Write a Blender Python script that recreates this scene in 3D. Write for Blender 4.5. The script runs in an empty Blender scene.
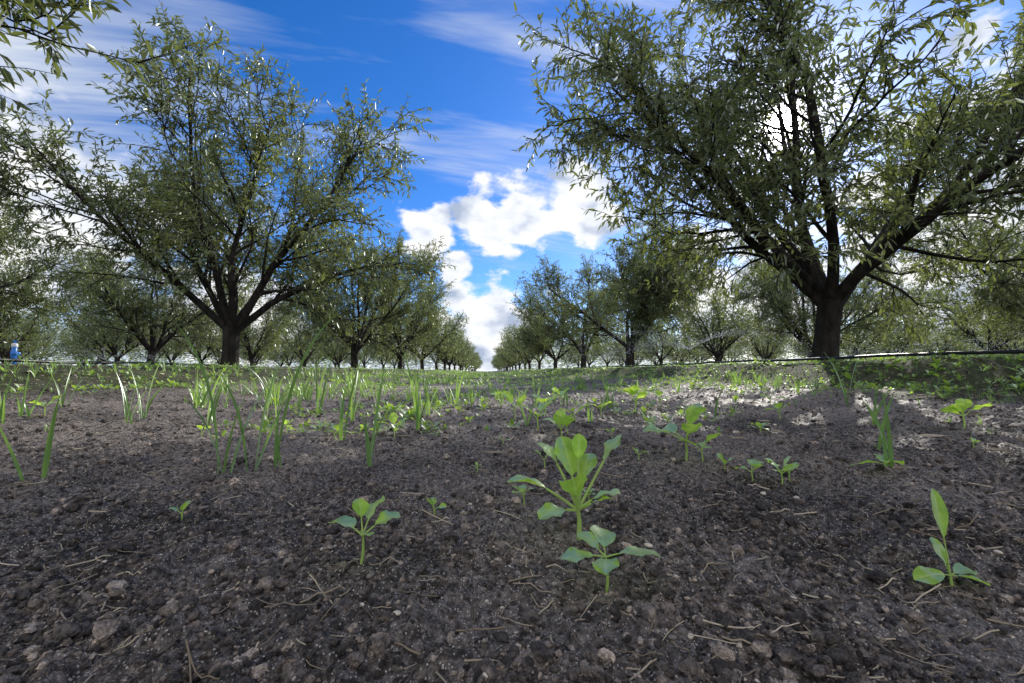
import bpy, math, numpy as np, bmesh
from mathutils import Vector
R=math.radians
rng=np.random.default_rng(11)
scene=bpy.context.scene
scene.view_settings.view_transform='Standard'
try: scene.view_settings.look='None'
except Exception: pass
scene.view_settings.exposure=0

# ------------------------------------------------------------ mesh tools
class Acc:
    def __init__(s): s.V=[];s.A=[];s.F=[];s.n=0
    def add(s,V,faces,attr=None):
        V=np.asarray(V,dtype=np.float64).reshape(-1,3)
        s.V.append(V); s.A.append(np.zeros((len(V),3)) if attr is None else np.asarray(attr,float).reshape(-1,3))
        for f,m in faces:
            f=np.asarray(f,dtype=np.int64)
            if len(f): s.F.append((f+s.n,m))
        s.n+=len(V)
    def mesh(s,name,mats,smooth=True):
        V=np.concatenate(s.V);A=np.concatenate(s.A)
        me=bpy.data.meshes.new(name)
        me.vertices.add(len(V)); me.vertices.foreach_set('co',V.astype(np.float32).ravel())
        loops=np.concatenate([f.ravel() for f,m in s.F]).astype(np.int32)
        sizes=np.concatenate([np.full(len(f),f.shape[1]) for f,m in s.F])
        mi=np.concatenate([np.full(len(f),m) for f,m in s.F]).astype(np.int32)
        starts=np.concatenate([[0],np.cumsum(sizes)[:-1]]).astype(np.int32)
        me.loops.add(len(loops)); me.loops.foreach_set('vertex_index',loops)
        me.polygons.add(len(sizes)); me.polygons.foreach_set('loop_start',starts)
        me.polygons.foreach_set('material_index',mi)
        me.polygons.foreach_set('use_smooth',np.full(len(sizes),smooth))
        me.update(calc_edges=True)
        at=me.attributes.new('lf','FLOAT_VECTOR','POINT'); at.data.foreach_set('vector',A.astype(np.float32).ravel())
        for m in mats: me.materials.append(m)
        return me
def link(name,me,loc=(0,0,0),rotz=0,scale=1,parent=None):
    o=bpy.data.objects.new(name,me); scene.collection.objects.link(o)
    o.location=loc;o.rotation_euler=(0,0,rotz);o.scale=(scale,)*3
    if parent: o.parent=parent
    return o
def nrm(v): return v/(np.linalg.norm(v,axis=-1,keepdims=True)+1e-12)
def tube(acc,pts,rad,k=6,mat=0,cap=False):
    pts=np.asarray(pts,float);n=len(pts);rad=np.asarray(rad,float)*np.ones(n)
    t=nrm(np.gradient(pts,axis=0)); m=nrm(pts[-1]-pts[0])
    ref=np.array([0,0,1.]) if abs(m[2])<.8 else np.array([1.,0,0])
    u=nrm(np.cross(t,ref));v=np.cross(t,u)
    a=np.arange(k)*2*np.pi/k
    V=pts[:,None]+rad[:,None,None]*(u[:,None]*np.cos(a)[None,:,None]+v[:,None]*np.sin(a)[None,:,None])
    i=np.arange(n-1)[:,None]*k;j=np.arange(k)[None];j2=(j+1)%k
    F=np.stack([i+j,i+j2,i+k+j2,i+k+j],-1).reshape(-1,4)
    fs=[(F,mat)]
    if cap: fs.append((np.array([(n-1)*k+np.arange(k)]),mat)); fs.append((np.array([np.arange(k)[::-1]]),mat))
    acc.add(V.reshape(-1,3),fs)

# ------------------------------------------------------------ noise / terrain
def pn(x,y,seed=0):
    x=np.asarray(x,float);y=np.asarray(y,float)
    xi=np.floor(x);yi=np.floor(y);fx=x-xi;fy=y-yi
    xi=xi.astype(np.int64);yi=yi.astype(np.int64)
    def g(ix,iy,dx,dy):
        h=(ix*374761393+iy*668265263+seed*974634777)&0xFFFFFFFF
        h=((h^(h>>13))*1274126177)&0xFFFFFFFF
        h=(h^(h>>16))&0xFFFF
        a=h*(2*np.pi/65536)
        return np.cos(a)*dx+np.sin(a)*dy
    u=fx*fx*fx*(fx*(fx*6-15)+10);v=fy*fy*fy*(fy*(fy*6-15)+10)
    a=g(xi,yi,fx,fy);b=g(xi+1,yi,fx-1,fy);c=g(xi,yi+1,fx,fy-1);d=g(xi+1,yi+1,fx-1,fy-1)
    return ((a*(1-u)+b*u)*(1-v)+(c*(1-u)+d*u)*v)*1.5
def ss(a,b,x):
    t=np.clip((x-a)/(b-a),0,1);return t*t*(3-2*t)
W=7.1
def berm(x,y):
    return np.abs(((x+W/2)%W)-W/2)+.12*pn(np.asarray(y)*.7,x*0+3,5)
def height(x,y):
    x=np.asarray(x,float);y=np.asarray(y,float)
    a=berm(x,y)
    z=(.11*ss(.9,2.6,a)+(.17+.03*np.tanh(x/3))*ss(2.45,3.15,a))
    z=z+.016*pn(x*1.3,y*1.3,1)+.010*pn(x*4,y*4,2)
    wx=x+.012*pn(x*17,y*17,12);wy=y+.012*pn(x*17,y*17,13)
    z=z+.009*pn(wx*11,wy*11,3)+.0080*pn(wx*25,wy*25,4)+.0068*pn(wx*52,wy*52,6)+.0048*pn(x*105,y*105,7)
    return z
def h1(x,y): return float(height(np.array([x]),np.array([y]))[0])

# ------------------------------------------------------------ materials
def newmat(name):
    m=bpy.data.materials.new(name);m.use_nodes=True
    nt=m.node_tree;nt.nodes.clear();return m,nt
def N(nt,t,**kw):
    n=nt.nodes.new(t)
    for k,v in kw.items(): setattr(n,k,v)
    return n
def ramp(nt,fac,stops):
    r=N(nt,'ShaderNodeValToRGB');e=r.color_ramp.elements
    while len(e)<len(stops): e.new(.5)
    for el,(p,c) in zip(e,stops):
        el.position=p;el.color=(*c,1) if len(c)==3 else c
    nt.links.new(fac,r.inputs[0]);return r.outputs[0]
def noise(nt,vec,scale,detail=4,rough=.5,dist=0):
    n=N(nt,'ShaderNodeTexNoise');n.inputs['Scale'].default_value=scale;n.inputs['Detail'].default_value=detail
    n.inputs['Roughness'].default_value=rough;n.inputs['Distortion'].default_value=dist
    if vec is not None: nt.links.new(vec,n.inputs['Vector'])
    return n.outputs['Fac']
def mixc(nt,f,a,b,mode='MIX'):
    n=N(nt,'ShaderNodeMix',data_type='RGBA',blend_type=mode)
    for s,v in ((n.inputs[0],f),(n.inputs[6],a),(n.inputs[7],b)):
        if hasattr(v,'links') or hasattr(v,'is_linked'): nt.links.new(v,s)
        elif isinstance(v,(int,float)): s.default_value=v
        else: s.default_value=(*v,1)
    return n.outputs[2]
def mth(nt,op,a,b=None,c=None,clamp=False):
    n=N(nt,'ShaderNodeMath',operation=op);n.use_clamp=clamp
    for i,v in enumerate((a,b,c)):
        if v is None: continue
        if isinstance(v,(int,float)): n.inputs[i].default_value=v
        else: nt.links.new(v,n.inputs[i])
    return n.outputs[0]
def out(nt,sh):
    o=N(nt,'ShaderNodeOutputMaterial');nt.links.new(sh,o.inputs[0])

def soil_mat(name,dark,light,isclod=False):
    m,nt=newmat(name);L=nt.links
    tc=N(nt,'ShaderNodeTexCoord').outputs['Object']
    n1=noise(nt,tc,2.2,2,.6);n2=noise(nt,tc,110,3,.8)
    s=mth(nt,'ADD',mth(nt,'MULTIPLY',n1,.35),mth(nt,'MULTIPLY',n2,.65))
    col=ramp(nt,s,[(.42,dark),(.50,tuple((a*.6+b*.4) for a,b in zip(dark,light))),(.61,light)])
    if isclod:
        ri=N(nt,'ShaderNodeNewGeometry').outputs['Random Per Island']
        col=mixc(nt,1.0,col,ramp(nt,ri,[(0,(.30,.30,.30)),(.55,(.95,.92,.89)),(.85,(1.8,1.72,1.62)),(1,(3.8,3.6,3.3))]),'MULTIPLY')
        rgh=.6
    else:
        v=N(nt,'ShaderNodeTexVoronoi');v.inputs['Scale'].default_value=420;L.new(tc,v.inputs['Vector'])
        sp=N(nt,'ShaderNodeSeparateColor');L.new(v.outputs['Color'],sp.inputs[0])
        k=mth(nt,'GREATER_THAN',sp.outputs[0],.74)
        k=mth(nt,'MULTIPLY',k,mth(nt,'LESS_THAN',v.outputs['Distance'],.38))
        col=mixc(nt,mth(nt,'MULTIPLY',k,.8),col,(.60,.54,.47))
        at=N(nt,'ShaderNodeAttribute',attribute_name='lf')
        sx=N(nt,'ShaderNodeSeparateXYZ');L.new(at.outputs['Vector'],sx.inputs[0])
        g=mth(nt,'MULTIPLY',sx.outputs[0],ramp(nt,noise(nt,tc,4,3,.7),[(.30,(.75,.75,.75)),(.55,(1,1,1))]),clamp=True)
        col=mixc(nt,g,col,mixc(nt,n2,(.020,.030,.008),(.070,.075,.030)))
        rgh=mth(nt,'ADD',mth(nt,'MULTIPLY',g,.3),.60)
    b=N(nt,'ShaderNodeBump');b.inputs['Strength'].default_value=1.0;b.inputs['Distance'].default_value=.011
    L.new(noise(nt,tc,170,4,.75),b.inputs['Height'])
    p=N(nt,'ShaderNodeBsdfPrincipled');L.new(col,p.inputs['Base Color']);L.new(b.outputs[0],p.inputs['Normal'])
    if isinstance(rgh,float): p.inputs['Roughness'].default_value=rgh
    else: L.new(rgh,p.inputs['Roughness'])
    p.inputs['Specular IOR Level'].default_value=.30
    out(nt,p.outputs[0]);return m
M_soil=soil_mat('soil',(.042,.034,.029),(.31,.258,.222))
M_clod=soil_mat('soil_clod',(.055,.045,.039),(.25,.208,.180),isclod=True)

def leaf_mat(name,ca,cb,trans,tcol,gloss=.12,rough=.4,vein=False,island=True,under=None):
    m,nt=newmat(name);L=nt.links
    g=N(nt,'ShaderNodeNewGeometry')
    if island: f=g.outputs['Random Per Island']
    else: f=ramp(nt,noise(nt,N(nt,'ShaderNodeTexCoord').outputs['Object'],55,3),[(.35,(0,0,0)),(.65,(1,1,1))])
    col=ramp(nt,f,[(0,ca),(1,cb)])
    tc_=ramp(nt,f,[(0,tcol),(1,tuple(c*1.35 for c in tcol))])
    if vein:
        at=N(nt,'ShaderNodeAttribute',attribute_name='lf')
        s=N(nt,'ShaderNodeSeparateXYZ');L.new(at.outputs['Vector'],s.inputs[0])
        a=mth(nt,'ABSOLUTE',s.outputs[1])
        mid=mth(nt,'SUBTRACT',1,mth(nt,'MULTIPLY',a,9),clamp=True)
        w=mth(nt,'SUBTRACT',mth(nt,'MULTIPLY',s.outputs[0],7),mth(nt,'MULTIPLY',a,2.2))
        sv=mth(nt,'PINGPONG',w,.5)
        side=mth(nt,'SUBTRACT',1,mth(nt,'MULTIPLY',sv,9),clamp=True)
        vv=mth(nt,'MAXIMUM',mid,mth(nt,'MULTIPLY',side,.5))
        col=mixc(nt,mth(nt,'MULTIPLY',vv,.8),col,(.54,.64,.32))
        col=mixc(nt,s.outputs[2],col,(.36,.40,.18))
    if under is not None: col=mixc(nt,g.outputs['Backfacing'],col,under)
    d=N(nt,'ShaderNodeBsdfDiffuse');L.new(col,d.inputs[0])
    t=N(nt,'ShaderNodeBsdfTranslucent');L.new(tc_,t.inputs[0])
    mx=N(nt,'ShaderNodeMixShader');mx.inputs[0].default_value=trans
    L.new(d.outputs[0],mx.inputs[1]);L.new(t.outputs[0],mx.inputs[2])
    gl=N(nt,'ShaderNodeBsdfGlossy');gl.inputs['Roughness'].default_value=rough;gl.inputs[0].default_value=(.8,.85,.8,1)
    lw=N(nt,'ShaderNodeFresnel');lw.inputs[0].default_value=1.35
    mg=N(nt,'ShaderNodeMixShader');L.new(mth(nt,'MULTIPLY',lw.outputs[0],gloss,clamp=True),mg.inputs[0])
    L.new(mx.outputs[0],mg.inputs[1]);L.new(gl.outputs[0],mg.inputs[2])
    out(nt,mg.outputs[0]);return m
M_leaf=leaf_mat('almond_leaf',(.055,.075,.030),(.150,.170,.082),.40,(.22,.265,.052),gloss=.42,rough=.5,under=(.175,.19,.135))
M_seed=leaf_mat('seedling_leaf',(.19,.37,.05),(.36,.54,.09),.48,(.66,.92,.10),gloss=.28,rough=.42,vein=True,island=False)
M_grass=leaf_mat('grass_blade',(.075,.165,.055),(.18,.28,.10),.45,(.36,.56,.10),gloss=.35,rough=.45)
M_weed=leaf_mat('weed_leaf',(.12,.23,.035),(.22,.33,.06),.48,(.42,.60,.07),gloss=.25,rough=.5)
M_straw=leaf_mat('dry_straw',(.20,.15,.10),(.55,.46,.34),.15,(.3,.2,.1),gloss=.2,rough=.6)

def simple_mat(name,col,rough=.6,metal=0,bump=0,bscale=40,col2=None,stretch=None,island=False):
    m,nt=newmat(name);L=nt.links
    tc=N(nt,'ShaderNodeTexCoord').outputs['Object']
    if stretch:
        mp=N(nt,'ShaderNodeMapping');mp.inputs['Scale'].default_value=stretch;L.new(tc,mp.inputs[0]);tc=mp.outputs[0]
    f=noise(nt,tc,bscale,4,.6)
    if island: f=N(nt,'ShaderNodeNewGeometry').outputs['Random Per Island']
    c=ramp(nt,f,[(.3,col),(.7,col2 or tuple(x*1.3 for x in col))])
    p=N(nt,'ShaderNodeBsdfPrincipled');L.new(c,p.inputs['Base Color']);p.inputs['Roughness'].default_value=rough;p.inputs['Metallic'].default_value=metal
    if bump:
        b=N(nt,'ShaderNodeBump');b.inputs['Strength'].default_value=bump;b.inputs['Distance'].default_value=.03
        L.new(noise(nt,tc,bscale,4,.65),b.inputs['Height']);L.new(b.outputs[0],p.inputs['Normal'])
        p.inputs['Specular IOR Level'].default_value=.2
    out(nt,p.outputs[0]);return m
M_bark=simple_mat('almond_bark',(.008,.007,.006),.9,bump=1.0,bscale=18,col2=(.045,.038,.032),stretch=(1,1,.35))
M_hose=simple_mat('black_poly',(.012,.012,.013),.4)
M_blue=simple_mat('blue_pvc',(.02,.15,.50),.35)
M_white=simple_mat('white_plastic',(.6,.6,.6),.4)
M_pebble=simple_mat('pebble',(.14,.12,.10),.6,bscale=60,col2=(.50,.43,.35),island=True)
M_twig=simple_mat('dead_twig',(.10,.08,.06),.8,bscale=60,col2=(.24,.19,.14),island=True)
def water_mat():
    m,nt=newmat('water_droplet');L=nt.links
    t=N(nt,'ShaderNodeBsdfTranslucent');t.inputs[0].default_value=(.80,.83,.85,1)
    g=N(nt,'ShaderNodeBsdfDiffuse');g.inputs[0].default_value=(.75,.78,.80,1)
    mx=N(nt,'ShaderNodeMixShader');mx.inputs[0].default_value=.4
    L.new(t.outputs[0],mx.inputs[1]);L.new(g.outputs[0],mx.inputs[2]);out(nt,mx.outputs[0]);return m
M_water=water_mat()

# ------------------------------------------------------------ camera
cam=bpy.data.cameras.new('camera');cam.lens=15.0;cam.sensor_width=36;cam.clip_start=.01;cam.clip_end=5000
co=bpy.data.objects.new('camera',cam);scene.collection.objects.link(co)
co.location=(0,0,.22);co.rotation_euler=(R(94),0,R(-3.35));scene.camera=co

# ------------------------------------------------------------ sun & world
SUN_AZ,SUN_EL=36.7,26.7
def dirv(az,el): return (math.sin(R(az))*math.cos(R(el)),math.cos(R(az))*math.cos(R(el)),math.sin(R(el)))
S=Vector(dirv(SUN_AZ,SUN_EL))
sl=bpy.data.lights.new('sun','SUN');sl.energy=5.0;sl.angle=R(.53);sl.color=(1,.95,.87)
so=bpy.data.objects.new('sun',sl);scene.collection.objects.link(so);so.rotation_euler=S.to_track_quat('Z','Y').to_euler();so.location=(30,40,30)
w=bpy.data.worlds.new('World');scene.world=w;w.use_nodes=True;nt=w.node_tree;nt.nodes.clear();L=nt.links
sky=N(nt,'ShaderNodeTexSky',sky_type='NISHITA');sky.sun_disc=False;sky.sun_elevation=R(SUN_EL);sky.sun_rotation=R(SUN_AZ)
sky.air_density=1.0;sky.dust_density=.3;sky.ozone_density=3.8
D=N(nt,'ShaderNodeTexCoord').outputs['Generated']
sep=N(nt,'ShaderNodeSeparateXYZ');L.new(D,sep.inputs[0]);dx,dy,dz=sep.outputs
hs=N(nt,'ShaderNodeHueSaturation');hs.inputs['Saturation'].default_value=1.3;L.new(sky.outputs[0],hs.inputs['Color'])
hz=mth(nt,'SUBTRACT',1,mth(nt,'MULTIPLY',mth(nt,'ABSOLUTE',dz),7),clamp=True)
skyb=mixc(nt,1.0,hs.outputs[0],(.88,.96,1.25),'MULTIPLY')
skyc=mixc(nt,mth(nt,'MULTIPLY',hz,.9),skyb,(4.6,5.4,6.6))
zz=mth(nt,'ADD',mth(nt,'MAXIMUM',dz,0.0),.25)
cmb=N(nt,'ShaderNodeCombineXYZ');L.new(mth(nt,'DIVIDE',dx,zz),cmb.inputs[0]);L.new(mth(nt,'DIVIDE',dy,zz),cmb.inputs[1])
mp=N(nt,'ShaderNodeMapping',vector_type='TEXTURE');mp.inputs['Rotation'].default_value=(0,0,R(10));mp.inputs['Scale'].default_value=(1.5,.26,1);mp.inputs['Location'].default_value=(.35,.1,0)
L.new(cmb.outputs[0],mp.inputs[0])
c1=noise(nt,mp.outputs[0],1.5,5,.6,.35)
vb=N(nt,'ShaderNodeVectorMath',operation='DISTANCE');L.new(D,vb.inputs[0]);vb.inputs[1].default_value=dirv(8,35)
band=mth(nt,'MULTIPLY',mth(nt,'SUBTRACT',1,mth(nt,'DIVIDE',vb.outputs['Value'],.50),clamp=True),.24)
vb2=N(nt,'ShaderNodeVectorMath',operation='DISTANCE');L.new(D,vb2.inputs[0]);vb2.inputs[1].default_value=dirv(-48,18)
band=mth(nt,'ADD',band,mth(nt,'MULTIPLY',mth(nt,'SUBTRACT',1,mth(nt,'DIVIDE',vb2.outputs['Value'],.5),clamp=True),.40))
cir=mth(nt,'MULTIPLY',mth(nt,'SUBTRACT',mth(nt,'ADD',c1,band),.58),3.2,clamp=True)
cir=mth(nt,'MULTIPLY',mth(nt,'POWER',cir,1.3),.85)
dm=N(nt,'ShaderNodeMapping');dm.inputs['Scale'].default_value=(1,1,1.7);L.new(D,dm.inputs[0])
cn=noise(nt,dm.outputs[0],9.5,5,.55)
blobs=[(-7.5,18.0,.085),(-1,19.5,.09),(5,20.5,.095),(12,21,.10),(-4,14.2,.050),(1,7,.14),(-5,3.5,.13),(-47,14,.20),(-60,12,.25),(-30,6,.14),(32,8,.22),(55,12,.3)]
best=None
for az,el,r in blobs:
    vd=N(nt,'ShaderNodeVectorMath',operation='DISTANCE');L.new(D,vd.inputs[0]);vd.inputs[1].default_value=dirv(az,el)
    v=mth(nt,'SUBTRACT',1,mth(nt,'DIVIDE',vd.outputs['Value'],r))
    best=v if best is None else mth(nt,'MAXIMUM',best,v)
best=mth(nt,'MAXIMUM',best,-1.3)
rear_fill=mth(nt,'MULTIPLY',mth(nt,'SUBTRACT',.15,dy,clamp=True),3.0,clamp=True)  # unseen clouds behind the camera, added as fill for the shaded foreground
rear=mth(nt,'SUBTRACT',mth(nt,'MULTIPLY',rear_fill,1.75),1.3)
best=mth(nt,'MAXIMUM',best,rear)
cd=mth(nt,'ADD',best,mth(nt,'MULTIPLY',mth(nt,'SUBTRACT',cn,.5),2.4))
mr=N(nt,'ShaderNodeMapRange',interpolation_type='SMOOTHSTEP');L.new(cd,mr.inputs[0]);mr.inputs[1].default_value=.08;mr.inputs[2].default_value=.42
cum=mr.outputs[0]
sh=mth(nt,'ADD',noise(nt,dm.outputs[0],10,3,.5),mth(nt,'MULTIPLY',cd,.05))
ccol=ramp(nt,sh,[(.46,(1.0,1.0,1.0)),(.56,(.84,.88,.96)),(.70,(.42,.50,.66))])
bgS=N(nt,'ShaderNodeBackground');L.new(skyc,bgS.inputs[0]);bgS.inputs[1].default_value=.145
bgC=N(nt,'ShaderNodeBackground');L.new(ccol,bgC.inputs[0]);L.new(mth(nt,'ADD',mth(nt,'MULTIPLY',rear_fill,1.4),1.08),bgC.inputs[1])  # cloud strength raised behind the camera to lift the shade
bgI=N(nt,'ShaderNodeBackground');bgI.inputs[0].default_value=(.86,.92,1,1);bgI.inputs[1].default_value=.95
m1=N(nt,'ShaderNodeMixShader');L.new(cir,m1.inputs[0]);L.new(bgS.outputs[0],m1.inputs[1]);L.new(bgI.outputs[0],m1.inputs[2])
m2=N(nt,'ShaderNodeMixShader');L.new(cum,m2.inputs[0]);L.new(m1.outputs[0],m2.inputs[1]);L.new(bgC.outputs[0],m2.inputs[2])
vd=N(nt,'ShaderNodeVectorMath',operation='DISTANCE');L.new(D,vd.inputs[0]);vd.inputs[1].default_value=dirv(SUN_AZ,SUN_EL)
gl=mth(nt,'POWER',mth(nt,'SUBTRACT',1,mth(nt,'DIVIDE',vd.outputs['Value'],.34),clamp=True),3)
gl2=mth(nt,'MULTIPLY',mth(nt,'POWER',mth(nt,'SUBTRACT',1,mth(nt,'DIVIDE',vd.outputs['Value'],.12),clamp=True),2),5)
disc=mth(nt,'MULTIPLY',mth(nt,'SUBTRACT',1,mth(nt,'DIVIDE',vd.outputs['Value'],.036),clamp=True),60)
bgG=N(nt,'ShaderNodeBackground');bgG.inputs[0].default_value=(1,.97,.9,1);L.new(mth(nt,'ADD',mth(nt,'ADD',mth(nt,'MULTIPLY',gl,1.2),gl2),disc),bgG.inputs[1])
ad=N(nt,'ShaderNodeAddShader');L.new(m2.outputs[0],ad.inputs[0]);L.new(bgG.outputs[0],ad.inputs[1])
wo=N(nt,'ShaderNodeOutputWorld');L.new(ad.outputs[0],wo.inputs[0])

# ------------------------------------------------------------ ground
def grow_axis(start,step,ratio,end):
    a=[];x=start;s=step
    while x<end:
        s*=ratio;x+=s;a.append(x)
    return a
xs=list(np.arange(-1.1,1.1001,.0040))
ext=grow_axis(1.1,.0040,1.024,1500)
xs=[-v for v in ext[::-1]]+xs+ext
ys=list(np.arange(.15,1.25,.0040))
yf=grow_axis(ys[-1],.0040,1.02,1500)
yb=[];y=.15;s=.006
while y>-300: s*=1.06;y-=s;yb.append(y)
ys=yb[::-1]+ys+yf
xs=np.array(xs);ys=np.array(ys)
X,Y=np.meshgrid(xs,ys)
Z=height(X,Y)
nx,ny=len(xs),len(ys)
i=(np.arange(ny-1)[:,None]*nx+np.arange(nx-1)[None]).ravel()
Fq=np.stack([i,i+1,i+1+nx,i+nx],-1)
bm=np.maximum(ss(1.95,2.6,berm(X,Y)+.25*pn(X*1.7,Y*1.7,55)),.65*ss(4,12,Y))
A=np.stack([bm,X*0,X*0],-1)
ac=Acc();ac.add(np.stack([X,Y,Z],-1),[(Fq,0)],A)
link('ground',ac.mesh('ground',[M_soil]))

# ------------------------------------------------------------ scatter helper
def ico(sub):
    b=bmesh.new();bmesh.ops.create_icosphere(b,subdivisions=sub,radius=1)
    V=np.array([v.co[:] for v in b.verts]);Fc=np.array([[v.index for v in f.verts] for f in b.faces]);b.free();return V,Fc
def scatter(acc,V,faces,P,rz,sc,tilt=None):
    n=len(P);m=len(V)
    if n==0:return
    sc=np.asarray(sc,float); sc=sc[:,None]*np.ones(3) if sc.ndim==1 else sc
    Q=V[None]*sc[:,None]
    if tilt is not None:
        c,s=np.cos(tilt)[:,None],np.sin(tilt)[:,None]
        y=Q[...,1]*c-Q[...,2]*s;z=Q[...,1]*s+Q[...,2]*c;Q=np.stack([Q[...,0],y,z],-1)
    c,s=np.cos(rz)[:,None],np.sin(rz)[:,None]
    Q=np.stack([Q[...,0]*c-Q[...,1]*s,Q[...,0]*s+Q[...,1]*c,Q[...,2]],-1)+P[:,None]
    fs=[((f[None]+(np.arange(n)*m)[:,None,None]).reshape(-1,f.shape[1]),mt) for f,mt in faces]
    acc.add(Q.reshape(-1,3),fs)
def near_points(n,y0,y1,spread=1.35,pw=1.0):
    u=rng.random(n);y=y0*(y1/y0)**(u**pw)
    x=(rng.random(n)*2-1)*(y*spread+.15)
    return x,y
I1,F1=ico(1);I2,F2=ico(2)
ac=Acc()
for k in range(12):
    big=k<4
    V,FF=(I2.copy(),F2) if big else (I1.copy(),F1)
    rk=np.random.default_rng(600+k)
    d=1+.35*pn(V[:,0]*1.9+k*7,V[:,1]*1.9+V[:,2]*1.3,20+k)+rk.normal(0,.10 if big else .16,len(V))
    V=V*d[:,None]*np.array([1,rk.uniform(.65,.95),rk.uniform(.55,.8)])
    n=3000 if big else 16000
    x,y=near_points(n,.28,6,1.3)
    x=x+.03*pn(x*8,y*8,60)
    r=.0024*(1-rng.random(n))**(-.42) if big else .0010*(1-rng.random(n))**(-.5)
    r=np.clip(r,.0008,.0080 if big else .0036)*(1+.3*np.clip(y,0,4))
    keep=rng.random(n)<.25+.75*ss(-.3,.3,pn(x*6,y*6,71))
    x,y,r=x[keep],y[keep],r[keep];n=len(x)
    scatter(ac,V,[(FF,0)],np.stack([x,y,height(x,y)+r*.2],-1),rng.random(n)*6.28,r,tilt=rng.normal(0,.6,n))
link('soil_clods',ac.mesh('soil_clods',[M_clod],smooth=False))
ac=Acc()
x,y=near_points(800,.3,4,1.3);n=len(x);r=np.clip(.0012*(1-rng.random(n))**(-.45),.001,.005)*(1+.2*y)
scatter(ac,I2*np.array([1,.7,.5]),[(F2,0)],np.stack([x,y,height(x,y)+r*.3],-1),rng.random(n)*6.28,r,tilt=rng.normal(0,.3,n))
link('pebbles',ac.mesh('pebbles',[M_pebble]))

acs=Acc();act=Acc()
x,y=near_points(1700,.3,6,1.3)
for a,b in zip(x,y):
    tw=rng.random()<.3
    Ls=rng.uniform(.006,.045)*(1+.25*b);az=rng.random()*6.28;t=np.linspace(-.5,.5,6)
    bend=rng.normal(0,.25)
    px=a+Ls*(t*math.cos(az)-bend*t*t*math.sin(az));py=b+Ls*(t*math.sin(az)+bend*t*t*math.cos(az))
    pz=np.maximum(height(px,py),h1(a,b))+.001+ t*Ls*rng.normal(0,.15)+abs(rng.normal(0,.0015))
    tube(act if tw else acs,np.stack([px,py,pz],-1),rng.uniform(.0003,.0009)*(1+.3*b),4)
link('straw_litter',acs.mesh('straw_litter',[M_straw]))
link('twig_litter',act.mesh('twig_litter',[M_twig]))

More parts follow.
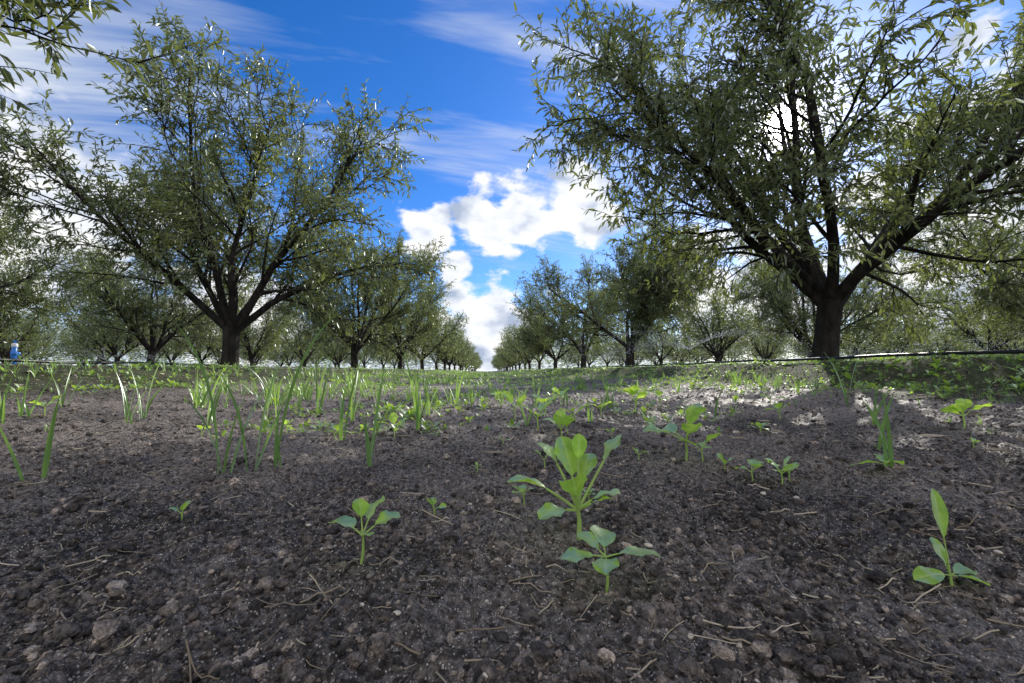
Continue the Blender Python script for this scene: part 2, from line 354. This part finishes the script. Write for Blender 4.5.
# ------------------------------------------------------------ tree generator
def make_tree(name,seed,spec,step=.024,H=1.0,spread=1.0,lod=False,lsc=1.0,gap=None):
    r=np.random.default_rng(seed);acc=Acc();LP=[];LD=[]
    def walk(p,d,Ln,nseg,up,wob):
        pts=[p];d=d/np.linalg.norm(d)
        for i in range(nseg):
            d=d+np.array([0,0,up/nseg])+r.normal(0,wob,3)/math.sqrt(nseg);d/=np.linalg.norm(d)
            pts.append(pts[-1]+d*Ln/nseg)
        return np.array(pts)
    def tilt(d,ang):
        a=nrm(np.cross(d,[0.3,.2,1.0] if abs(d[2])<.95 else [1,0,0]));b=np.cross(d,a)
        az=r.random()*6.28
        return d*math.cos(ang)+(a*math.cos(az)+b*math.sin(az))*math.sin(ang)
    def at(pts,t):
        f=t*(len(pts)-1);i=min(int(f),len(pts)-2);u=f-i
        return pts[i]*(1-u)+pts[i+1]*u,nrm(pts[i+1]-pts[i])
    tp=walk(np.array([0,0,-.12]),np.array([r.normal(0,.06),r.normal(0,.06),1]),.74,7,0,.07)
    rr=np.interp(np.linspace(0,1,8),[0,.15,.3,.8,1],[.16,.125,.105,.098,.11])
    tube(acc,tp,rr,12)
    top=tp[-1]
    def leaves(pts,t0,st):
        Ln=np.linalg.norm(np.diff(pts,axis=0),axis=1).sum();n=max(1,int(Ln*(1-t0)/st))
        for t in t0+(1-t0)*(np.arange(n)+r.random(n))/n:
            p,d=at(pts,min(t,.999));LP.append(p);LD.append(d)
    for (azd,eld,Ln) in spec:
        az=R(azd+r.normal(0,4));el=R(eld)
        d=np.array([math.cos(az)*math.cos(el),math.sin(az)*math.cos(el),math.sin(el)])
        Ln*=H
        P=walk(top-np.array([0,0,r.uniform(.03,.14)]),d,Ln,14,.22,.26)
        tube(acc,P,np.linspace(.052,.010,15),8)
        n2=13
        for j in range(n2):
            t=.18+.80*(j+r.random()*.8)/n2
            p,pd=at(P,t)
            o=np.array([p[0],p[1],0]);o=o/(np.linalg.norm(o)+.01)
            dd=tilt(pd,R(r.uniform(36,66)));dd=nrm(dd+o*.5*spread+np.array([0,0,-.10*(1-t)+.20*t]))
            L2=r.uniform(.9,1.45)*(1.12-.55*t)*spread
            Q=walk(p,dd,L2,8,.25,.34)
            tube(acc,Q,np.linspace(max(.008,.026*(1-t*.75)),.004,9),5)
            n3=int(6+L2*3)
            for k in range(n3):
                t3=.12+.88*(k+r.random()*.8)/n3
                q,qd=at(Q,min(t3,.99))
                d3=tilt(qd,R(r.uniform(30,65)));d3=nrm(d3+np.array([0,0,.2]))
                L3=r.uniform(.28,.65)*(1.1-.4*t3)
                T=walk(q,d3,L3,5,.05,.3)
                if not lod or k%2==0: tube(acc,T,np.linspace(.0055,.002,6),4 if not lod else 3)
                leaves(T,.2,step*1.2)
                for m in range(0 if lod else (4 if L3<.5 else 6)):
                    t4=.2+.8*r.random()
                    s,sd=at(T,min(t4,.99));d4=tilt(sd,R(r.uniform(25,60)))
                    U=walk(s,d4,r.uniform(.12,.32),3,-.15,.2)
                    tube(acc,U,np.array([.003,.0024,.0018,.0012]),3)
                    leaves(U,.08,step)
        for j in range(5):
            p,pd=at(P,r.uniform(.7,.99));U=walk(p,nrm(pd+np.array([0,0,.8])+r.normal(0,.3,3)),r.uniform(.4,.95),6,.2,.15)
            tube(acc,U,np.linspace(.007,.002,7),4);leaves(U,.1,step*.8)
            for m in range(0 if lod else 5):
                s,sd=at(U,r.uniform(.2,.95));V=walk(s,tilt(sd,R(35)),r.uniform(.12,.3),3,0,.2);tube(acc,V,np.array([.003,.0024,.0018,.0012]),3);leaves(V,.1,step)
    LP=np.array(LP);LD=np.array(LD)
    if lod: LP=LP+r.normal(0,.09,LP.shape)
    if gap is not None:   # leaves cut away along the camera-to-sun line so the sun shows
        q=LP-gap[0];dd=np.linalg.norm(q-(q@gap[1])[:,None]*gap[1],axis=1)
        keep=r.random(len(LP))<ss(.13,.34,dd)
        LP,LD=LP[keep],LD[keep]
    n=len(LP)
    D_=nrm(LD*.6+r.normal(0,.5,(n,3))+np.array([0,0,-.35]))
    up=nrm(np.array([0,0,1.])+r.normal(0,.55,(n,3)))
    side=nrm(np.cross(D_,up));nn=np.cross(side,D_)
    Ln=r.uniform(.055,.10,n)[:,None]*lsc;Wd=Ln*r.uniform(.11,.155,n)[:,None]*(1.3 if lod else 1)
    dr=Ln*r.uniform(-.02,.30,n)[:,None]
    def v(t,s,f): return LP+D_*Ln*t+side*Wd*s+nn*(Wd*f*abs(s))-nn*dr*t*t
    if lod:
        V=np.stack([v(0,0,0),v(.45,.9,.4),v(.45,-.9,.4),v(1,0,0)],1)
        b=(np.arange(n)*4)[:,None];acc.add(V.reshape(-1,3),[(np.concatenate([b+np.array([[0,1,2]]),b+np.array([[1,3,2]])]),1)])
    else:
        V=np.stack([v(0,0,0),v(.33,.95,.4),v(.33,0,0),v(.33,-.95,.4),v(.68,.72,.4),v(.68,0,0),v(.68,-.72,.4),v(1,0,0)],1)
        b=(np.arange(n)*8)[:,None]
        tri=np.concatenate([b+np.array([[0,1,2]]),b+np.array([[0,2,3]]),b+np.array([[4,7,5]]),b+np.array([[5,7,6]])])
        qd=np.concatenate([b+np.array([[1,4,5,2]]),b+np.array([[2,5,6,3]])])
        acc.add(V.reshape(-1,3),[(tri,1),(qd,1)])
    return acc.mesh(name,[M_bark,M_leaf])
specL=[(24,52,3.0),(212,46,2.8),(120,56,2.9),(305,56,2.8),(235,70,3.2),(45,66,3.5),(165,54,2.6),(10,60,3.2)]
specR=[(155,44,3.0),(188,54,3.1),(125,62,3.2),(20,46,3.1),(330,52,3.0),(255,58,2.9),(75,72,3.4),(290,48,2.6),(165,70,3.4)]
specO=[(76,28,2.6),(90,38,2.6),(66,46,2.3),(150,45,2.6),(250,45,2.6),(310,45,2.7),(90,70,3.2)]
specC=[(10,50,3.0),(80,44,2.9),(150,60,3.1),(225,46,2.8),(290,66,3.2),(330,48,2.7)]
gapo=(np.array([0,0,.22])-np.array([3.55,4.3,h1(3.55,4.3)-.02]))/1.10
TM=[make_tree('almond_tree_a',3,specL),make_tree('almond_tree_b',17,specR,gap=(gapo,np.array(S))),make_tree('almond_tree_c',29,specO),make_tree('almond_tree_d',41,specC)]
TL=[make_tree('almond_tree_e',51,specL,step=.034,lod=True,lsc=2.0),make_tree('almond_tree_f',52,specC,step=.034,lod=True,lsc=2.0)]
distant=bpy.data.collections.new('distant_almond_trees')
rt=np.random.default_rng(5)
for row in range(-7,7):
    xr=3.55+W*row
    off=4.3 if row==0 else (0.0 if row==-1 else (rt.random()*6))
    kmax=24 if row in(-1,0) else (10 if abs(row+.5)<4 else 8)
    for k in range(-2,kmax):
        y=off+6*k
        if abs(xr)<5 and y<-7: continue
        if abs(xr)>15 and y<-3: continue
        x=xr+rt.normal(0,.08)
        close=(abs(xr)<5 and y<24) or (abs(xr)<12 and -3<y<14)
        near=close or (abs(xr)<5 and y<45) or (abs(xr)<12 and y<16 and y>-3)
        y+=0 if (abs(xr)<5 and y<15) else rt.normal(0,.12)
        kk=int(rt.integers(0,4));rz=rt.random()*6.28;sc=rt.uniform(.92,1.06)
        if row==-1 and k==1: kk,rz,sc=0,0,.98
        if row==0 and k==0: kk,rz,sc=1,0,1.10;x=3.55
        if row==-1 and k==0: kk,rz,sc=2,0,1.04
        me=TM[kk] if close else TL[kk%2]
        o=bpy.data.objects.new('almond_tree',me);(scene.collection if near else distant).objects.link(o)
        o.location=(x,y,h1(x,y)-.02);o.rotation_euler=(0,0,rz);o.scale=(sc,sc,sc)
e=bpy.data.objects.new('distant_almond_trees',None);e.instance_type='COLLECTION';e.instance_collection=distant;scene.collection.objects.link(e)
# the orchard carries on past the modelled rows: one mass of far foliage
rf=np.random.default_rng(15);n=90000
ang=rf.uniform(-math.pi,math.pi,n);rad=62+40*rf.random(n)
x=rad*np.sin(ang);y=rad*np.cos(ang)
top=3.9+.9*pn(x*.22,y*.22,66)+.5*pn(x*.8,y*.8,67)
z=.15+(top-.15)*rf.random(n)**.8
keep=np.abs(x)>2.5
x,y,z=x[keep],y[keep],z[keep];n=len(x)
V=np.array([[-.5,0,0],[0,.16,.05],[0,-.16,.05],[.5,0,-.05]])
af=Acc();scatter(af,V,[(np.array([[0,1,2],[1,3,2]]),0)],np.stack([x,y,z],-1),rf.random(n)*6.28,rf.uniform(.35,.7,n),tilt=rf.normal(0,.9,n))
link('distant_orchard_foliage',af.mesh('distant_orchard_foliage',[M_leaf]))

# ------------------------------------------------------------ plants
def leaf(acc,base,az,el,Ln,Wd,pet,curl,roll=0.,kind='ob',fold=.25,wavy=.06,mat=0,n=12,m=3,pr=.0013,rs=None):
    rs=rs or rng
    az=R(az);h=np.array([math.cos(az),math.sin(az),0]);e0=R(el)
    k=6;pts=[np.array(base,float)];e=e0
    for i in range(k):
        e-=R(curl)*.25/k;pts.append(pts[-1]+(h*math.cos(e)+np.array([0,0,math.sin(e)]))*pet/k)
    tube(acc,pts,np.linspace(pr*1.2,pr*.8,k+1),6,mat);acc.A[-1][:,2]=1
    c=[pts[-1]];T=[]
    for i in range(n+1):
        e-=R(curl)/n;d=h*math.cos(e)+np.array([0,0,math.sin(e)]);T.append(d)
        if i<n:c.append(c[-1]+d*Ln/n)
    c=np.array(c);T=np.array(T);t=np.linspace(0,1,n+1)
    side0=np.array([-h[1],h[0],0]);nn=np.cross(T,side0)
    nn=np.where(nn[:,2:3]<0,-nn,nn) if el<80 else nn
    side=side0*math.cos(roll)+nn*math.sin(roll);nn2=nn*math.cos(roll)-side0*math.sin(roll)
    if kind=='ob': wp=np.sin(np.pi*np.clip(t,0,1)**1.25)**.62
    else: wp=np.sin(np.pi*t**.95)**.55
    wp=np.maximum(wp,.03)
    s=np.linspace(-1,1,2*m+1);ph=rs.random()*6
    V=c[:,None]+side[:,None]*(s[None,:,None]*(wp*Wd/2)[:,None,None])
    lift=fold*np.abs(s)[None,:]*(wp*Wd/2)[:,None]+wavy*Wd*np.sin(t*11+ph)[:,None]*(s[None]**2)*np.sign(s)[None]*wp[:,None]
    lift+=-.02*Wd*np.cos(t*44)[:,None]*np.abs(s)[None]
    V=V+nn2[:,None]*lift[...,None]
    if kind=='cot': V[-1]-=T[-1]*Ln*.12*(1-np.abs(s))[:,None]
    i=(np.arange(n)[:,None]*(2*m+1)+np.arange(2*m)[None]).ravel()
    Fq=np.stack([i,i+1,i+2*m+2,i+2*m+1],-1)
    at=np.stack([np.repeat(t,2*m+1),np.tile(s,n+1),np.zeros((n+1)*(2*m+1))],-1)
    acc.add(V.reshape(-1,3),[(Fq,mat)],at)
def blade(acc,base,az,el,Ln,Wd,curl,mat=0,n=9,twist=.6,rs=None):
    rs=rs or rng
    az=R(az);h=np.array([math.cos(az),math.sin(az),0]);e=R(el);c=[np.array(base,float)];T=[]
    for i in range(n+1):
        e-=R(curl)*(i/n)*2/n;d=h*math.cos(e)+np.array([0,0,math.sin(e)]);T.append(d)
        if i<n:c.append(c[-1]+d*Ln/n)
    c=np.array(c);T=np.array(T);t=np.linspace(0,1,n+1)
    s0=np.array([-h[1],h[0],0]);nn=np.cross(T,s0);a=rs.uniform(-1,1)+twist*t*rs.choice([-1,1])*1.6
    side=s0*np.cos(a)[:,None]+nn*np.sin(a)[:,None];n2=nn*np.cos(a)[:,None]-s0*np.sin(a)[:,None]
    wp=Wd/2*np.clip(np.minimum(.55+t*2.2,1)*(1-t**2.6),.02,1)
    V=np.stack([c-side*wp[:,None]+n2*.35*wp[:,None],c,c+side*wp[:,None]+n2*.35*wp[:,None]],1)
    i=(np.arange(n)[:,None]*3+np.arange(2)[None]).ravel();Fq=np.stack([i,i+1,i+4,i+3],-1)
    acc.add(V.reshape(-1,3),[(Fq,mat)])
def seedling(name,x,y,H,nl=4,seed=0,specs=None,stem=None,elong=1.0):
    rs=np.random.default_rng(seed);acc=Acc();z=-.006
    st=H*.35 if stem is None else stem
    top=np.array([rs.normal(0,.05)*st,rs.normal(0,.05)*st,st])
    tt=np.linspace(0,1,7)[:,None];pts=np.array([0,0,z])*(1-tt)+top*tt;pts[:,0]+=.06*st*np.sin(tt[:,0]*3)
    tube(acc,pts,np.linspace(.0021,.0016,7)*max(.7,H/.09),8);acc.A[-1][:,2]=1
    if specs is None:
        specs=[];a0=rs.random()*360
        for i in range(nl):
            specs.append((a0+i*137+rs.normal(0,12),rs.uniform(30,75),H*rs.uniform(.40,.60)*elong,H*rs.uniform(.28,.42),H*rs.uniform(.15,.35),rs.uniform(10,55),'ob' if i>1 else 'cot'))
    for sp in specs:
        az,el,Ln,Wd,pet,curl,kind=sp[:7]
        leaf(acc,top,az,el,Ln,Wd,pet,curl,roll=rs.normal(0,.25),kind=kind,fold=rs.uniform(.1,.35),wavy=rs.uniform(.03,.10),pr=.0011*max(.7,H/.09),rs=rs)
    return link(name,acc.mesh(name,[M_seed]),(x,y,h1(x,y)))
def tuft(name,x,y,H,nb=4,seed=0,wd=None):
    rs=np.random.default_rng(seed);acc=Acc();a0=rs.random()*360
    for i in range(nb):
        blade(acc,(rs.normal(0,.008),rs.normal(0,.008),-.006),a0+i*150+rs.normal(0,25),rs.uniform(70,88),1.28*H*(rs.uniform(.4,.95) if i else 1.02),(wd or .011)*rs.uniform(.7,1.15),rs.uniform(3,45),rs=rs,n=11)
    return link(name,acc.mesh(name,[M_grass]),(x,y,h1(x,y)))
seedling('mustard_plant',.12,.57,.15,seed=1,stem=.034,specs=[
 (176,40,.054,.034,.050,40,'ob'),(198,14,.040,.036,.018,30,'ob'),(118,78,.056,.044,.044,18,'ob'),(60,60,.044,.034,.042,20,'ob'),
 (18,58,.046,.036,.074,12,'ob'),(250,64,.044,.036,.024,25,'ob'),(158,70,.038,.032,.066,35,'ob'),(335,46,.040,.034,.024,35,'ob'),(70,84,.034,.022,.066,10,'ob'),(2,30,.030,.026,.020,25,'ob')])
seedling('mustard_plant',.12,.44,.07,seed=2,stem=.036,specs=[(178,12,.034,.024,.012,22,'ob'),(4,14,.046,.028,.014,25,'ob'),(80,30,.038,.028,.012,25,'ob'),(255,14,.028,.026,.008,25,'ob'),(130,36,.028,.022,.010,20,'ob')])
seedling('mustard_plant',-.14,.50,.075,seed=3,stem=.030,specs=[(165,42,.030,.032,.014,45,'cot'),(70,62,.030,.031,.018,35,'ob'),(15,45,.030,.030,.016,40,'cot'),(300,35,.018,.016,.008,30,'ob'),(120,70,.022,.020,.02,20,'ob')])
seedling('mustard_plant',.85,.88,.06,seed=4,stem=.010,specs=[(178,18,.070,.024,.01,30,'ob'),(15,30,.052,.022,.008,50,'ob'),(60,40,.042,.020,.01,40,'ob'),(220,35,.05,.022,.01,30,'ob')])
seedling('mustard_plant',.48,.43,.06,seed=6,stem=.012,specs=[(182,14,.036,.018,.006,25,'ob'),(10,22,.028,.016,.006,30,'ob'),(80,84,.050,.015,.036,8,'ob'),(320,15,.024,.016,.005,30,'ob'),(70,60,.03,.014,.01,20,'ob')])
for i,(x,y,H,n) in enumerate([(-.44,.66,.026,3),(-.08,.68,.028,3),(.06,.70,.036,4),(.47,1.0,.125,5),(.50,.98,.08,4),(.54,.96,.036,3),(.53,.84,.05,4),(.57,.81,.05,5),(.60,.83,.04,3),
 (-.31,1.47,.08,4),(.13,.97,.045,3),(.13,2.02,.125,4),(.39,1.33,.035,3),(1.27,1.80,.095,4),(1.52,1.29,.095,5),(1.26,1.05,.03,3),(.17,.72,.025,3),(.36,1.01,.036,3),(.80,2.29,.15,6),(.24,1.39,.09,6),(.27,1.44,.07,5),
 (.19,1.62,.125,4),(.88,1.82,.07,4),(-1.71,1.77,.08,4),(.36,1.75,.09,4),(1.07,2.6,.11,4),(.10,3.0,.12,4),(.45,2.6,.13,4),(-.02,.95,.02,3),(-.72,1.6,.05,4),(-.95,1.5,.05,3),(.62,1.65,.06,4),(.95,1.45,.05,4),(.30,2.2,.12,4),(.55,2.05,.10,4),(1.5,2.2,.1,4),(.05,1.3,.03,3)]):
    seedling('mustard_seedling',x,y,H,nl=n,seed=50+i)
for i,(x,y,H,n) in enumerate([(-.93,.95,.19,2),(-.56,.97,.265,4),(-.53,1.0,.22,3),(-.50,1.05,.32,3),(-.46,1.4,.25,4),(-.27,1.0,.21,3),(-.25,1.6,.245,5),(-1.45,1.9,.25,4),(-1.42,1.8,.2,4),(-1.58,1.5,.15,5),
 (1.74,2.0,.22,3),(1.03,1.07,.13,3),(.86,.885,.15,2),(-.29,2.1,.2,4),(-.84,2.2,.3,5),(-1.05,2.45,.29,4),(-1.5,2.3,.21,4),(-.2,2.8,.26,4),(.45,1.85,.1,3),(.29,2.6,.2,3),(1.42,1.5,.13,4),(-1.7,1.7,.18,4),(-1.85,2.0,.17,4),(.09,2.8,.2,3),(.73,2.5,.23,4),(.15,1.75,.12,2),(1.1,2.0,.13,3),
 (-.83,1.7,.24,4),(-1.1,1.8,.21,4),(-.57,1.9,.23,4),(-.4,2.4,.24,4),(-.65,2.6,.25,4),(-1.25,2.6,.22,4),(.48,3.0,.2,4)]):
    tuft('oat_grass',x,y,H,nb=n,seed=180+i,wd=.0082+.0012*y)

def weed_template(seed,nl):
    rs=np.random.default_rng(seed);acc=Acc()
    for i in range(nl):
        leaf(acc,(0,0,.12),i*137+rs.normal(0,15),rs.uniform(25,75),rs.uniform(.45,.7),rs.uniform(.25,.38),rs.uniform(.15,.3),rs.uniform(10,60),n=5,m=1,pr=.02,rs=rs)
    V=np.concatenate(acc.V);qs=np.concatenate([f for f,m in acc.F if f.shape[1]==4]);return V,[(qs,0)]
acw=Acc()
rw=np.random.default_rng(77)
for k in range(6):
    V,fs=weed_template(300+k,4+k%3)
    n=1300;u=rw.random(n);y=1.5*(45/1.5)**(u**.85);x=rw.uniform(-3.4,3.4,n)
    keep=(pn(x*.9,y*.5,33)+.08*ss(2,5,y)+rw.normal(0,.2,n)>.20-.15*(np.abs(x)>2.2))&(y>1.5)
    x,y=x[keep],y[keep];n=len(x)
    H=rw.uniform(.02,.06,n)*(1+.05*y)
    scatter(acw,V,fs,np.stack([x,y,height(x,y)-.002],-1),rw.random(n)*6.28,H)
link('weed_seedlings',acw.mesh('weed_seedlings',[M_weed]))
acg=Acc()
for k in range(6):
    rs=np.random.default_rng(500+k);a=Acc()
    for j in range(6): blade(a,(rs.normal(0,.05),rs.normal(0,.05),0),rs.random()*360,rs.uniform(60,88),rs.uniform(.5,1.05),.05,rs.uniform(5,50),n=4,rs=rs)
    V=np.concatenate(a.V);q=np.concatenate([f for f,m in a.F])
    n=1000;u=rw.random(n);y=2.3*(60/2.3)**(u**.85);x=np.where(rw.random(n)<.6,rw.uniform(-3.9,-.4,n),rw.uniform(-.4,3.9,n))
    dens=pn(x*1.1,y*.45,44)+.26*((np.abs(x)>2.5))+.10*(x<0)+.08*ss(3,7,y)
    keep=dens+rw.normal(0,.15,n)>.28
    x,y=x[keep],y[keep];n=len(x);H=rw.uniform(.03,.17,n)*(1+.015*y)*np.where(np.abs(x)>2.6,.7,1)
    scatter(acg,V,[(q,0)],np.stack([x,y,height(x,y)-.003],-1),rw.random(n)*6.28,H)
    n=3400;sgn=rw.choice([-1,1,1,1,-3,3],n);x=sgn*3.45+rw.normal(0,.65,n);y=1.0*(50/1.0)**rw.random(n)
    H=rw.uniform(.012,.05,n)
    scatter(acg,V,[(q,0)],np.stack([x,y,height(x,y)-.003],-1),rw.random(n)*6.28,H)
link('grass',acg.mesh('grass',[M_grass]))

acl=Acc();n=3600;sgn=rw.choice([-1,1],n);x=sgn*3.5+rw.normal(0,.7,n);y=rw.uniform(1.0,22,n)
x[:200],y[:200]=rw.uniform(-2,2,200),rw.uniform(1.0,6,200)
V=np.array([[-.5,0,0],[-.15,.12,.05],[-.15,0,0],[-.15,-.12,.05],[.2,.1,.06],[.2,0,.02],[.2,-.1,.06],[.5,0,.08]])
fs=[(np.array([[0,2,1],[0,3,2],[4,5,7],[5,6,7]]),0),(np.array([[1,2,5,4],[2,3,6,5]]),0)]
scatter(acl,V,fs,np.stack([x,y,height(x,y)+.005],-1),rw.random(n)*6.28,rw.uniform(.04,.08,n),tilt=rw.normal(0,.4,n))
link('fallen_leaves',acl.mesh('fallen_leaves',[M_straw]))

# ------------------------------------------------------------ irrigation
for sx,xx in ((1,3.12),(-1,-3.35)):
    yy=np.concatenate([np.arange(-4,8,.12),np.arange(8,70,.6)])
    xx_=xx+.05*pn(yy*.5,yy*0+sx,90)+.015*pn(yy*2,yy*0,91)
    zz_=(.11+(.17+.03*math.tanh(xx/3))*ss(2.45,3.15,berm(xx_,yy)))+.016*pn(xx_*1.3,yy*1.3,1)+.035+.02*np.abs(pn(yy*1.1,yy*0,92))*(1 if sx>0 else 0)
    a=Acc();tube(a,np.stack([xx_,yy,zz_],-1),.0125,10);link('irrigation_hose',a.mesh('irrigation_hose',[M_hose]))
def sprinkler(x,y):
    z=h1(x,y);o=bpy.data.objects.new('sprinkler',None);scene.collection.objects.link(o);o.location=(x,y,z)
    a=Acc();tube(a,[(0,0,-.05),(0,0,.1),(0,0,.24)],[.004,.005,.005],8,cap=True)
    tube(a,[(0,0,.235),(0,0,.245),(0,0,.262),(0,0,.268)],[.010,.013,.013,.006],10,cap=True)
    tube(a,[(.011,0,.262),(.013,0,.285),(.006,0,.300),(-.006,0,.300),(-.013,0,.285),(-.011,0,.262)],.002,6)
    tube(a,[(0,0,.292),(0,0,.296),(0,0,.303)],[.012,.014,.008],10,cap=True)
    link('stake_and_head',a.mesh('sprinkler_head',[M_hose]),parent=o)
    b=Acc();tube(b,[(0,0,.03),(-.08,.03,.02),(-.2,.02,-.0),(-.42*(1 if x>0 else -1),0,-.0)],.003,6);link('feed_tube',b.mesh('feed_tube',[M_hose]),parent=o)
OV=np.array([[1,0,0],[-1,0,0],[0,1,0],[0,-1,0],[0,0,1],[0,0,-1.]]);OF=np.array([[0,2,4],[2,1,4],[1,3,4],[3,0,4],[2,0,5],[1,2,5],[3,1,5],[0,3,5]])
acs=Acc();rp=np.random.default_rng(9)
for (x,y,ns) in [(3.6,7.4,22),(3.6,13.4,18),(10.0,6.5,24),(10.6,12.6,20),(-10.6,12.5,10),(7.2,7.6,20)]:
    sprinkler(x,y);z0=h1(x,y)+.3
    for s in range(ns):
        az=rp.random()*6.28;v0=rp.uniform(3.8,5.4);el=R(rp.uniform(18,40));n=170
        t=rp.random(n)*(2*v0*math.sin(el)/9.8+.06)
        hd=v0*math.cos(el)*t*.95;zc=z0+v0*math.sin(el)*t-4.9*t*t
        sp=.010+.11*t
        a_=az+rp.normal(0,.025,n)
        Pp=np.stack([x+hd*np.cos(a_)+rp.normal(0,1,n)*sp*.5,y+hd*np.sin(a_)+rp.normal(0,1,n)*sp*.5,zc+rp.normal(0,1,n)*sp*.5],-1)
        rr=rp.uniform(.0015,.0042,n)
        scatter(acs,OV,[(OF,0)],Pp,np.full(n,az),np.stack([rr*2.6,rr,rr],-1))
link('sprinkler_spray',acs.mesh('sprinkler_spray',[M_water]))
vx,vy=-3.55,3.42
e=bpy.data.objects.new('irrigation_riser',None);scene.collection.objects.link(e);e.location=(vx,vy,h1(vx,vy)+.02);e.scale=(.55,.55,1.0)
a=Acc();tube(a,[(0,0,-.05),(0,0,.06),(0,0,.12)],.028,16,cap=True);tube(a,[(0,0,.058),(0,0,.062),(0,0,.085),(0,0,.089)],[.030,.036,.036,.030],16,cap=True)
tube(a,[(0,.02,.072),(0,.07,.072),(0,.075,.072)],[.014,.014,.012],10,cap=True);link('riser_pipe',a.mesh('riser_pipe',[M_blue]),parent=e)
a=Acc();tube(a,[(0,0,.121),(0,0,.125),(0,0,.145),(0,0,.15)],[.028,.032,.031,.022],16,cap=True);link('riser_cap',a.mesh('riser_cap',[M_white]),parent=e)
a=Acc();tube(a,[(0,0,.151),(0,0,.160)],[.008,.008],8,cap=True);tube(a,[(-.03,0,.163),(0,0,.166),(.03,0,.163)],[.005,.007,.005],8,cap=True);link('valve_handle',a.mesh('valve_handle',[M_blue]),parent=e)
